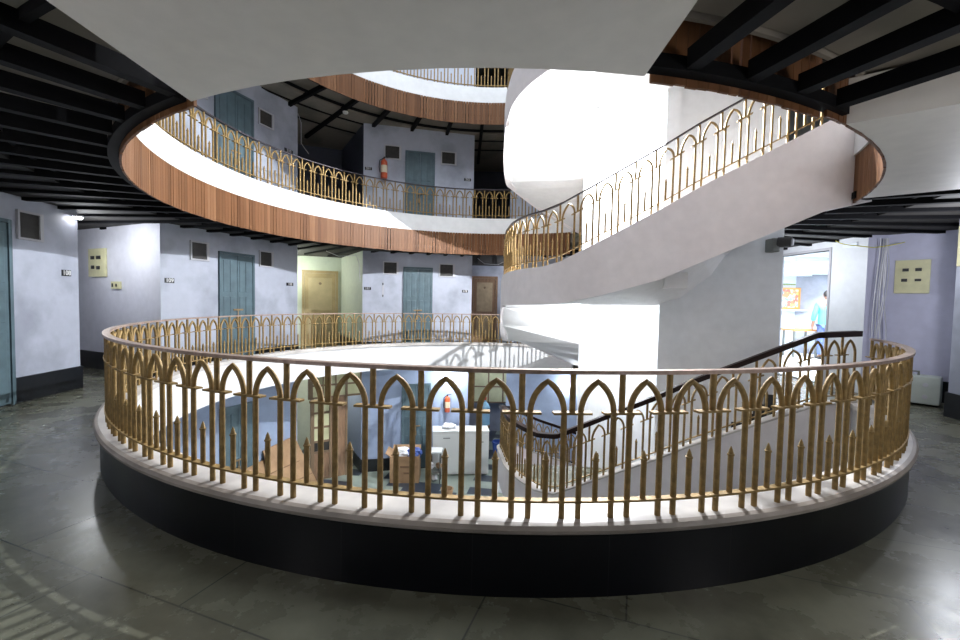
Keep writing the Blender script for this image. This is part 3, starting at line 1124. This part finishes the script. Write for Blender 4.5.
# small slot plate on the wall of block two
r = thing('wall_bracket', 'thin vertical metal strip on the wall left of the rear teal door', 'bracket', W2.at(.55, 1.67), W2.rz)
mb = MB(); mb.box(0, .045, -.012, 0, 0, .42); mb.build('strip', M['vent_frame'], r)
mb = MB(); mb.box(.008, .037, -.02, -.012, 0.01, .07); mb.build('clip', M['switch_dark'], r)
mb = MB(); mb.box(.008, .037, -.02, -.012, 0.35, .41); mb.build('clip', M['switch_dark'], r)

# ceiling lamps (glowing)


def round_lamp(loc, rad, label):
    r = thing('ceiling_lamp', label, 'lamp', loc, 0, 'round ceiling lamps')
    mb = MB(); mb.lathe([(.001, 0), (rad, 0), (rad, .03), (.001, .03)], n=24); mb.build('lamp_base', M['vent_frame'], r)
    mb = MB(); mb.lathe([(.001, -.035), (rad * .6, -.03), (rad * .88, -.012), (rad * .9, -.001), (.001, -.001)], n=24)
    mb.build('diffuser', M['lamp'], r, smooth=True)
    return r


round_lamp((-6.68, 7.16, 2.86), .075, 'small lit round lamp under the dark ceiling at left')
round_lamp((2.05, 7.70, 4.98), .12, 'glaring round lamp under the upper stair landing')
round_lamp((1.75, 7.85, 1.51), .12, 'glaring round lamp under the lower stair landing')
round_lamp((1.75, 7.85, 1.51 - H), .12, 'round lamp under the ground floor stair landing')
r = thing('smoke_detector', 'small white round detector under the upper dark ceiling', 'detector', (-3.56, 11.25, 6.40))
mb = MB(); mb.lathe([(.001, -.05), (.05, -.05), (.07, -.03), (.07, 0), (.001, 0)], n=18); mb.build('housing', M['white_gloss'], r, smooth=True)

# security camera on the grey core wall
r = thing('security_camera', 'grey security camera where the grey wall meets the dark ceiling', 'camera', (4.38, 6.50, 2.42))
mb = MB(); mb.box(-.10, .02, -.14, .04, .0, .20); mb.build('bracket', M['grey_metal'], r, bevel=.02)
mb = MB(); mb.tube([(.0, -.1, .14), (.12, -.22, .13)], .075, 14); mb.build('housing', M['switch_dark'], r, smooth=True)
mb = MB(); mb.tube([(.122, -.222, .13), (.135, -.235, .129)], .05, 14); mb.build('lens', M['cable'], r, smooth=True)

# bundle of cables running down the corner beside the reception wall
r = thing('cable_bundle', 'white cables hanging down the corner between reception doorway and switch board', 'cables', (7.38, 8.0, 0))
for k in range(6):
    pts = []
    ph = random.uniform(0, 6)
    for i in range(25):
        z = 2.9 - 2.85 * i / 24
        amp = .03 + .05 * (i / 24)
        pts.append((-.06 + k * .03 + amp * math.sin(ph + z * (1.5 + .3 * k)), -.05 - .02 * k % .05, z))
    mb = MB(); mb.tube(pts, .009 + .004 * (k == 2), 6); mb.build('cable', M['cable'], r, smooth=True)
r2 = thing('loose_cable', 'loose yellow wire looping under the ceiling frame near reception', 'cable', (7.2, 7.7, 2.85))
mb = MB(); mb.tube([(-.9 + .1 * i, .05 * math.sin(i), -.05 - .1 * math.sin(PI * i / 12)) for i in range(13)], .008, 6); mb.build('wire', M['cable_yellow'], r2, smooth=True)
for nm, pts, lab in (('loose_cable', [(-4.2, 11.7, 2.88), (-3.9, 11.8, 2.76), (-3.5, 12.1, 2.82), (-3.45, 12.2, 2.6), (-3.43, 12.24, 2.1)], 'thin loose wires under the ceiling by the greenish recess'),
                     ('loose_cable', [(-.1, 12.9, 2.88), (.1, 12.8, 2.72), (.5, 12.8, 2.7), (.8, 12.9, 2.86)], 'short loose wire under the ceiling above the brown door'),
                     ('loose_cable', [(-4.8, 11.3, 6.35), (-4.7, 11.25, 6.1), (-4.72, 11.3, 5.6), (-4.6, 11.5, 5.4)], 'white wire dangling at the corner of the second floor block')):
    o0 = Vector(pts[0])
    r = thing(nm, lab, 'cable', o0)
    mb = MB(); mb.tube([Vector(p) - o0 for p in pts], .008, 6); mb.build('wire', M['cable'], r, smooth=True)

# moulded case on the floor at right
r = thing('suitcase', 'pale grey moulded case lying on the floor behind the right end of the railing', 'case', (7.42, 7.35, 0), R_(-50))
mb = MB(); mb.box(-.42, .38, -.16, .2, .03, .50); mb.build('shell', M['case'], r, bevel=.05, smooth=True)
mb = MB(); mb.tube([(-.1, 0, .50), (-.1, 0, .56), (.1, 0, .56), (.1, 0, .50)], .018, 8); mb.build('handle', M['grey_metal'], r, smooth=True)
for x, z in ((-.22, .16), (.2, .16), (.2, .36), (-.22, .36)):
    mb = MB(); mb.tube([(x, -.165, z), (x, -.18, z)], .035, 12); mb.build('dimple', M['vent_frame'], r)
for x in (-.3, .28):
    mb = MB(); mb.tube([(x - .03, .02, .03), (x + .03, .02, .03)], .03, 10); mb.build('wheel', M['black_rubber'], r)

# reception furniture
r = thing('shelf', 'white wall shelf under the framed pictures in the bright reception room', 'shelf', (10.3, 15.3, 1.48))
mb = MB(); mb.box(0, 1.55, -.35, 0, 0, .06); mb.build('board', M['vent_frame'], r)
mb = MB(); mb.box(.1, .14, -.3, 0, -.2, 0); mb.build('bracket', M['vent_frame'], r)
mb = MB(); mb.box(1.3, 1.34, -.3, 0, -.2, 0); mb.build('bracket', M['vent_frame'], r)
for (x, w_, h_, fm, pm, lab) in ((10.55, .72, .76, 'pic_frame', 'pic1', 'larger orange framed picture standing on the reception shelf'),
                                 (11.32, .48, .56, 'pic_frame_dark', 'pic2', 'smaller dark framed picture right of the orange framed one')):
    r = thing('framed_picture', lab, 'picture', (x, 15.2, 1.54), 0, 'framed pictures on the reception shelf')
    mb = MB(); mb.box(0, w_, -.04, 0, 0, .06); mb.box(0, w_, -.04, 0, h_ - .06, h_); mb.box(0, .06, -.04, 0, .06, h_ - .06); mb.box(w_ - .06, w_, -.04, 0, .06, h_ - .06)
    mb.build('frame', M[fm], r)
    mb = MB(); mb.box(.06, w_ - .06, -.02, -.005, .06, h_ - .06); mb.build('print', M[pm], r)
r = thing('garland', 'small green and yellow decoration on the reception wall above the pictures', 'decoration', (10.6, 15.27, 2.42))
for i in range(9):
    mb = MB(); mb.lathe([(.001, -.03), (.028, -.01), (.024, .02), (.001, .03)], (.05 + i * .06, 0), 8)
    mb.build('blossom', M['garland'], r)
r = thing('desk', 'desk with an orange wooden top beside the person in reception', 'desk', (10.3, 13.9, 0))
mb = MB(); mb.box(-.35, .5, -.3, .3, .86, .92); mb.build('desk_top', M['desk'], r)
for sx in (-.3, .42):
    for sy in (-.25, .22):
        mb = MB(); mb.box(sx, sx + .05, sy, sy + .05, 0, .86); mb.build('leg', M['grey_metal'], r)

# ------------------------------------------------------------------ person (metres, own scale)


def skin_mesh(name, mat, verts, edges, root=0, sub=2, parent=None):
    me = bpy.data.meshes.new(name)
    me.from_pydata([v[:3] for v in verts], edges, [])
    me.materials.append(mat)
    o = bpy.data.objects.new(name, me); COL.objects.link(o)
    if parent: o.parent = parent
    sk_ = o.modifiers.new('skin', 'SKIN'); sk_.use_smooth_shade = True
    for i, v in enumerate(verts):
        rr = v[3]
        me.skin_vertices[0].data[i].radius = rr if isinstance(rr, tuple) else (rr, rr)
        me.skin_vertices[0].data[i].use_root = (i == root)
    ss = o.modifiers.new('sub', 'SUBSURF'); ss.levels = sub; ss.render_levels = sub
    return o


def person(loc, rz):
    r = bpy.data.objects.new('person', None); COL.objects.link(r)
    r.location = Vector(loc) * K; r.rotation_euler = (0, 0, rz)
    tag(r, 'person in a loose teal shirt and blue jeans standing in reception, back turned', 'person')
    # facing +y, origin between the feet
    V = [(0, 0, .93, (.145, .10)), (0, 0, 1.12, (.135, .095)), (0, .0, 1.32, (.165, .105)), (0, -.01, 1.44, (.12, .08)), (0, 0, 1.51, (.052, .055)), (0, .01, 1.56, (.055, .06)),
         (-.19, -.01, 1.41, .055), (-.25, -.02, 1.14, .043), (-.26, .07, .90, .033), (-.26, .10, .84, (.022, .038)),
         (.19, -.01, 1.41, .055), (.25, -.02, 1.14, .043), (.24, .10, .92, .033), (.235, .14, .87, (.022, .038)),
         (-.09, 0, .86, .088), (-.10, .01, .48, .06), (-.10, -.02, .09, .040), (-.105, .14, .035, (.04, .03)),
         (.09, 0, .86, .088), (.10, .01, .48, .06), (.10, -.02, .09, .040), (.105, .14, .035, (.04, .03))]
    Ed = [(0, 1), (1, 2), (2, 3), (3, 4), (4, 5), (3, 6), (6, 7), (7, 8), (8, 9), (3, 10), (10, 11), (11, 12), (12, 13),
          (0, 14), (14, 15), (15, 16), (16, 17), (0, 18), (18, 19), (19, 20), (20, 21)]
    # fingers and thumbs
    for side, hi in ((-1, 9), (1, 13)):
        hx, hy, hz, _ = V[hi]
        for k, (dy, L_) in enumerate(((-.026, .060), (-.009, .072), (.009, .070), (.026, .055))):
            i0 = len(V)
            V.append((hx, hy + dy, hz - .045, .0095)); V.append((hx - side * .006, hy + dy + .004, hz - .045 - L_ * .5, .0085)); V.append((hx - side * .02, hy + dy + .008, hz - .045 - L_, .007))
            Ed += [(hi, i0), (i0, i0 + 1), (i0 + 1, i0 + 2)]
        i0 = len(V)
        V.append((hx - side * .01, hy + .042, hz - .005, .011)); V.append((hx - side * .02, hy + .058, hz - .045, .009))
        Ed += [(hi, i0), (i0, i0 + 1)]
    body = skin_mesh('body', M['skin'], V, Ed, 0, 2, r)
    # head joined to the body mesh
    bm = bmesh.new(); bm.from_mesh(body.data); bm.free()
    bmh = bmesh.new()
    bmesh.ops.create_uvsphere(bmh, u_segments=24, v_segments=18, radius=1)
    for v in bmh.verts:
        x, y, z = v.co
        jaw = 1 - .22 * max(0, -z)
        v.co = Vector((x * .075 * jaw, y * .095 * (1 - .1 * max(0, -z)) + .02, z * .118 + 1.655))
    # nose, ears, brow
    for (cx, cy, cz, sx, sy, sz) in ((0, .118, 1.645, .012, .018, .022), (-.076, .015, 1.65, .010, .018, .03), (.076, .015, 1.65, .010, .018, .03),
                                     (0, .103, 1.60, .024, .010, .008), (-.03, .100, 1.665, .012, .012, .008), (.03, .100, 1.665, .012, .012, .008)):
        q = bmesh.ops.create_uvsphere(bmh, u_segments=10, v_segments=8, radius=1)['verts']
        for v in q: v.co = Vector((v.co.x * sx + cx, v.co.y * sy + cy, v.co.z * sz + cz))
    me = bpy.data.meshes.new('head'); bmh.to_mesh(me); bmh.free(); me.materials.append(M['skin'])
    for p in me.polygons: p.use_smooth = True
    hd = bpy.data.objects.new('head', me); COL.objects.link(hd); hd.parent = r
    # hair cap
    bmh = bmesh.new(); bmesh.ops.create_uvsphere(bmh, u_segments=24, v_segments=18, radius=1)
    dl = []
    for v in bmh.verts:
        x, y, z = v.co
        if z < -.45 or (y > .45 and z < .35) or (z < -.15 and y > -.1): dl.append(v)
        v.co = Vector((x * .083, y * .102 + .015, z * .122 + 1.662))
    bmesh.ops.delete(bmh, geom=dl, context='VERTS')
    me = bpy.data.meshes.new('hair'); bmh.to_mesh(me); bmh.free(); me.materials.append(M['hair'])
    for p in me.polygons: p.use_smooth = True
    hr = bpy.data.objects.new('hair', me); COL.objects.link(hr); hr.parent = r
    so = hr.modifiers.new('solid', 'SOLIDIFY'); so.thickness = .012
    # loose shirt
    SV = [(0, 0, .80, (.20, .15)), (0, 0, 1.0, (.19, .14)), (0, -.005, 1.20, (.185, .135)), (0, -.01, 1.38, (.175, .12)), (0, -.01, 1.475, (.09, .075)),
          (-.20, -.01, 1.405, .075), (-.265, -.02, 1.14, .062), (-.27, .04, .98, .052), (.20, -.01, 1.405, .075), (.265, -.02, 1.14, .062), (.255, .05, 1.0, .052)]
    SE = [(0, 1), (1, 2), (2, 3), (3, 4), (3, 5), (5, 6), (6, 7), (3, 8), (8, 9), (9, 10)]
    skin_mesh('shirt', M['shirt'], SV, SE, 1, 2, r)
    TV = [(0, 0, .92, (.165, .12)), (-.09, 0, .84, .105), (-.10, .01, .48, .083), (-.10, -.01, .10, .068), (.09, 0, .84, .105), (.10, .01, .48, .083), (.10, -.01, .10, .068)]
    TE = [(0, 1), (1, 2), (2, 3), (0, 4), (4, 5), (5, 6)]
    skin_mesh('jeans', M['jeans'], TV, TE, 0, 2, r)
    for s in (-1, 1):
        mb = MB(); mb.box(s * .10 - .05, s * .10 + .05, -.08, .19, .0, .065)
        mb.build('shoe', M['black_rubber'], r, bevel=.02, smooth=True, scale=1)
    return r


person((10.72, 13.3, .012), R_(-20))

# ------------------------------------------------------------------ ground floor things
ZG = -H
# glazed timber screen with door in the recess mouth
WS = Wall((-4.87, 11.44), (-3.39, 12.35))
r = empty_struct('door_%d' % (door_n[0] + 1), WS.at(0, ZG), WS.rz)
mb = MB()
for x in (.28, .34 + .0, 1.28, 1.70): mb.box(x, x + .06, 0, .08, (2.28 if x in (.28, 1.70) else 0), 3.05)
for z in (2.28, 2.62, 3.0): mb.box(.28, 1.74, 0, .08, z, z + .05)
for x in (.66, 1.0): mb.box(x, x + .03, 0, .08, 2.28, 3.05)
for z in (0, .75, 1.05, 1.45, 1.85): mb.box(.4, .85, .01, .07, z, z + .06)
mb.box(.84, .9, 0, .08, 0, 2.3); mb.box(.40, .44, .01, .07, 0, 2.28)
mb.build('door_frame', M['glass_frame'], r)
mb = MB(); mb.box(.44, .84, .03, .045, 1.1, 2.26); mb.box(.34, 1.72, .03, .045, 2.33, 3.0); mb.build('door_pane', M['pane'], r)
mb = MB(); mb.box(.44, .84, .02, .05, .0, .74); mb.box(.9, 1.28, .02, .05, 0, 2.28); mb.build('door_panel', M['brown_door'], r)
mb = MB(); mb.box(.44, .84, .03, .04, .8, 1.06); mb.build('door_pane', M['vent_dark'], r)

r = empty_struct('window_%d' % (win_n[0] + 1), (-.2, 16.2, ZG), 0)
mb = MB()
for x in (0, .55, 1.1, 1.65, 2.2): mb.box(x, x + .05, 0, .06, 1.2, 3.0)
for z in (1.2, 1.8, 2.4, 2.95): mb.box(.05, 2.2, .005, .055, z, z + .05)
mb.build('window_frame', M['glass_frame'], r)
mb = MB(); mb.box(.05, 2.2, .025, .035, 1.25, 2.95); mb.build('window_pane', M['pane'], r)

# leaning sheets
WL = W109
for k, (s0, s1, h, lean, lab) in enumerate(((1.35, 2.55, 1.0, .55, 'left brown cardboard sheet leaning on the blue ground floor wall'),
                                           (2.2, 3.35, 1.30, .62, 'taller right brown cardboard sheet leaning on the blue ground floor wall'))):
    r = thing('cardboard_sheet', lab, 'cardboard', WL.at(s0, ZG), WL.rz, None)
    mb = MB(); w_ = s1 - s0
    mb.hexa([(0, -lean - .05 * k, 0), (w_ + .2, -lean - .05 * k, 0), (w_ + .2, -lean - .03 - .05 * k, 0), (0, -lean - .03 - .05 * k, 0),
             (.1, -.03, h), (w_ - .05, -.03, h + .08), (w_ - .05, -.06, h + .08), (.1, -.06, h)])
    sh = mb.build('sheet', M['card'], r)
    mb = MB()
    for q in (.3, .6):
        y0 = -lean - .032 - .05 * k; yy = y0 * (1 - q) + -.062 * q
        mb.hexa([(.03, yy - .012, h * q), (w_ + .12, yy - .012, h * q), (w_ + .12, yy + .01, h * q), (.03, yy + .01, h * q),
                 (.03, yy - .005, h * q + .02), (w_ + .12, yy - .005, h * q + .02), (w_ + .12, yy + .015, h * q + .02), (.03, yy + .015, h * q + .02)])
    mb.build('seam', M['card_dark'], sh)

# carton
r = thing('carton', 'open brown cardboard carton with papers beside the white cabinets', 'box', (-2.02, 11.95, ZG), R_(3))
mb = MB(); W_, D_, H_ = .40, .30, .74
mb.box(-W_, W_, -D_, D_, 0, .02); mb.box(-W_, W_, -D_, -D_ + .02, .02, H_); mb.box(-W_, W_, D_ - .02, D_, .02, H_)
mb.box(-W_, -W_ + .02, -D_ + .02, D_ - .02, .02, H_); mb.box(W_ - .02, W_, -D_ + .02, D_ - .02, .02, H_)
bx = mb.build('box_body', M['card'], r)
mb = MB()
mb.hexa([(-W_, -D_, H_), (-W_ + .02, -D_, H_), (-W_ + .02, D_, H_), (-W_, D_, H_), (-W_ - .13, -D_, H_ + .08), (-W_ - .11, -D_, H_ + .08), (-W_ - .11, D_, H_ + .08), (-W_ - .13, D_, H_ + .08)])
mb.build('flap', M['card'], r)
mb = MB(); mb.hexa([(-W_, D_ - .02, H_), (W_, D_ - .02, H_), (W_, D_, H_), (-W_, D_, H_), (-W_, D_ + .1, H_ + .1), (W_, D_ + .1, H_ + .1), (W_, D_ + .12, H_ + .1), (-W_, D_ + .12, H_ + .1)])
mb.build('flap', M['card'], r)
mb = MB(); mb.box(-.12, .22, -D_ - .004, -D_, .42, .48); mb.box(-.02, .2, -D_ - .004, -D_, .25, .3); mb.build('faded_print', M['card_dark'], bx)
for (dx, mt, lab, cat) in ((-.05, 'paper', 'crumpled white paper sticking out of the brown carton', 'paper'), (.22, 'blue_plastic', 'blue plastic bag lying in the top of the brown carton', 'bag')):
    mb = MB(); bmesh.ops.create_icosphere(mb.bm, subdivisions=3, radius=1)
    for v in mb.bm.verts:
        k = 1 + random.uniform(-.18, .18)
        v.co = Vector((v.co.x * .24 * k, v.co.y * .2 * k, v.co.z * .16 * k))
    o = mb.build('crumpled_paper' if mt == 'paper' else 'plastic_bag', M[mt], None, (-2.02 + dx, 11.95, ZG + .74), smooth=False)
    tag(o, lab, cat)

# white cabinets
for k, (x, y, lab) in enumerate(((-1.32, 12.45, 'left white enamel cabinet under the ground floor extinguisher'), (-.50, 12.52, 'right white enamel cabinet with a small drawer line, ground floor'))):
    r = thing('white_cabinet', lab, 'cabinet', (x, y, ZG), R_(6), 'white cabinets on the ground floor')
    mb = MB(); mb.box(0, .80, -.3, .25, .04, 1.27); mb.build('cabinet_body', M['white_gloss'], r, bevel=.008)
    mb = MB(); mb.box(-.01, .81, -.32, .25, 1.275, 1.31); mb.build('cabinet_top', M['white_gloss'], r, bevel=.006)
    if k == 1:
        mb = MB(); mb.box(.03, .38, -.315, -.302, .1, 1.2); mb.build('door', M['white_gloss'], r)
        mb = MB(); mb.box(.42, .77, -.315, -.302, .1, .75); mb.build('door', M['white_gloss'], r)
        mb = MB(); mb.box(.42, .77, -.315, -.302, .8, 1.2); dr = mb.build('drawer', M['white_gloss'], r)
        mb = MB(); mb.box(.55, .64, -.33, -.315, .98, 1.0); mb.build('knob', M['grey_metal'], dr)
    else:
        mb = MB(); mb.box(.03, .77, -.315, -.302, .1, 1.2); dr = mb.build('door', M['white_gloss'], r)
        mb = MB(); mb.box(.3, .5, -.33, -.315, 1.1, 1.12); mb.build('handle', M['grey_metal'], dr)
mb = MB(); bmesh.ops.create_icosphere(mb.bm, subdivisions=3, radius=1)
for v in mb.bm.verts:
    k = 1 + random.uniform(-.2, .2)
    v.co = Vector((v.co.x * .2 * k, v.co.y * .15 * k, v.co.z * .08 * k + .07))
tag(mb.build('plastic_bag', M['paper'], None, (-.85, 12.5, ZG + 1.31)), 'crumpled white bag on top of the left white cabinet', 'bag')

# small table
r = thing('small_table', 'small white topped table between carton and white cabinets', 'table', (-1.18, 11.80, ZG))
mb = MB(); mb.box(-.2, .2, -.2, .2, .86, .90); mb.build('table_top', M['white_gloss'], r)
for sx in (-.17, .14):
    for sy in (-.17, .14):
        mb = MB(); mb.box(sx, sx + .03, sy, sy + .03, 0, .86); mb.build('leg', M['grey_metal'], r)
mb = MB(); mb.box(-.17, .17, -.17, .17, .32, .34); mb.build('shelf', M['grey_metal'], r)
for i, (dx, z) in enumerate(((-.11, .36), (.11, .36), (0.0, .02))):
    mb = MB(); bmesh.ops.create_icosphere(mb.bm, subdivisions=2, radius=1)
    for v in mb.bm.verts:
        k = 1 + random.uniform(-.2, .2)
        v.co = Vector((v.co.x * .09 * k, v.co.y * .1 * k, v.co.z * .09 * k + .09))
    tag(mb.build('rag', M['card' if i == 1 else 'paper'], None, (-1.18 + dx, 11.80, ZG + z)),
        ['pale rag on the left of the shelf under the small white table', 'brown rag on the right of the shelf under the small white table', 'pale rag on the floor beneath the small white table'][i], 'rag')

# stool with bottle, bucket
r = thing('wooden_stool', 'wooden stool carrying the pale blue water bottle, ground floor', 'stool', (.2, 14.3, ZG))
mb = MB(); mb.box(-.2, .2, -.2, .2, .86, .92); mb.build('seat', M['brown_door'], r)
for sx in (-.18, .13):
    for sy in (-.18, .13):
        mb = MB(); mb.box(sx, sx + .05, sy, sy + .05, 0, .86); mb.build('leg', M['brown_door'], r)
r = thing('water_bottle', 'large pale blue water bottle with red cap on the wooden stool', 'bottle', (.2, 14.3, ZG + .92))
mb = MB(); mb.lathe([(.001, 0), (.19, 0), (.2, .03), (.19, .2), (.2, .3), (.19, .5), (.2, .6), (.13, .72), (.06, .78), (.055, .84), (.001, .84)], n=20); mb.build('bottle_body', M['water_blue'], r, smooth=True)
mb = MB(); mb.lathe([(.001, .84), (.07, .84), (.07, .93), (.001, .93)], n=16); mb.build('cap', M['red_plastic'], r)
r = thing('bucket', 'blue plastic bucket on the floor beside the wooden stool', 'bucket', (.68, 14.0, ZG))
mb = MB(); mb.lathe([(.001, .0), (.15, .0), (.2, .42), (.215, .42), (.215, .45), (.19, .45), (.14, .03), (.001, .03)], n=20); mb.build('tub', M['blue_plastic'], r, smooth=True)
mb = MB(); mb.tube([(.2 * math.cos(t), 0, .43 + .2 * math.sin(t)) for t in [PI * i / 10 for i in range(11)]], .008, 6); mb.build('handle', M['grey_metal'], r)
r = thing('clay_pot', 'small brown clay pot on the checkered ground floor', 'pot', (-.72, 10.25, ZG))
mb = MB(); mb.lathe([(.001, 0), (.12, 0), (.17, .1), (.12, .24), (.14, .42), (.16, .5), (.13, .5), (.10, .4), (.001, .38)], n=20); mb.build('pot_body', M['card'], r, smooth=True)
mb = MB(); bmesh.ops.create_icosphere(mb.bm, subdivisions=3, radius=1)
for v in mb.bm.verts:
    k = 1 + random.uniform(-.15, .15)
    v.co = Vector((v.co.x * .26 * k, v.co.y * .18 * k, v.co.z * .12 * k + .12))
tag(mb.build('bag', [M['blue_plastic']], None, (.66, 9.9, ZG)), 'dark blue bag on the ground floor next to the stair foot', 'bag')
mb = MB(); bmesh.ops.create_icosphere(mb.bm, subdivisions=3, radius=1)
for v in mb.bm.verts:
    k = 1 + random.uniform(-.15, .15)
    v.co = Vector((v.co.x * .15 * k, v.co.y * .1 * k, v.co.z * .06 * k + .06))
tag(mb.build('cloth', [M['green_plastic']], None, (.62, 9.55, ZG)), 'green cloth in front of the dark blue bag', 'cloth')
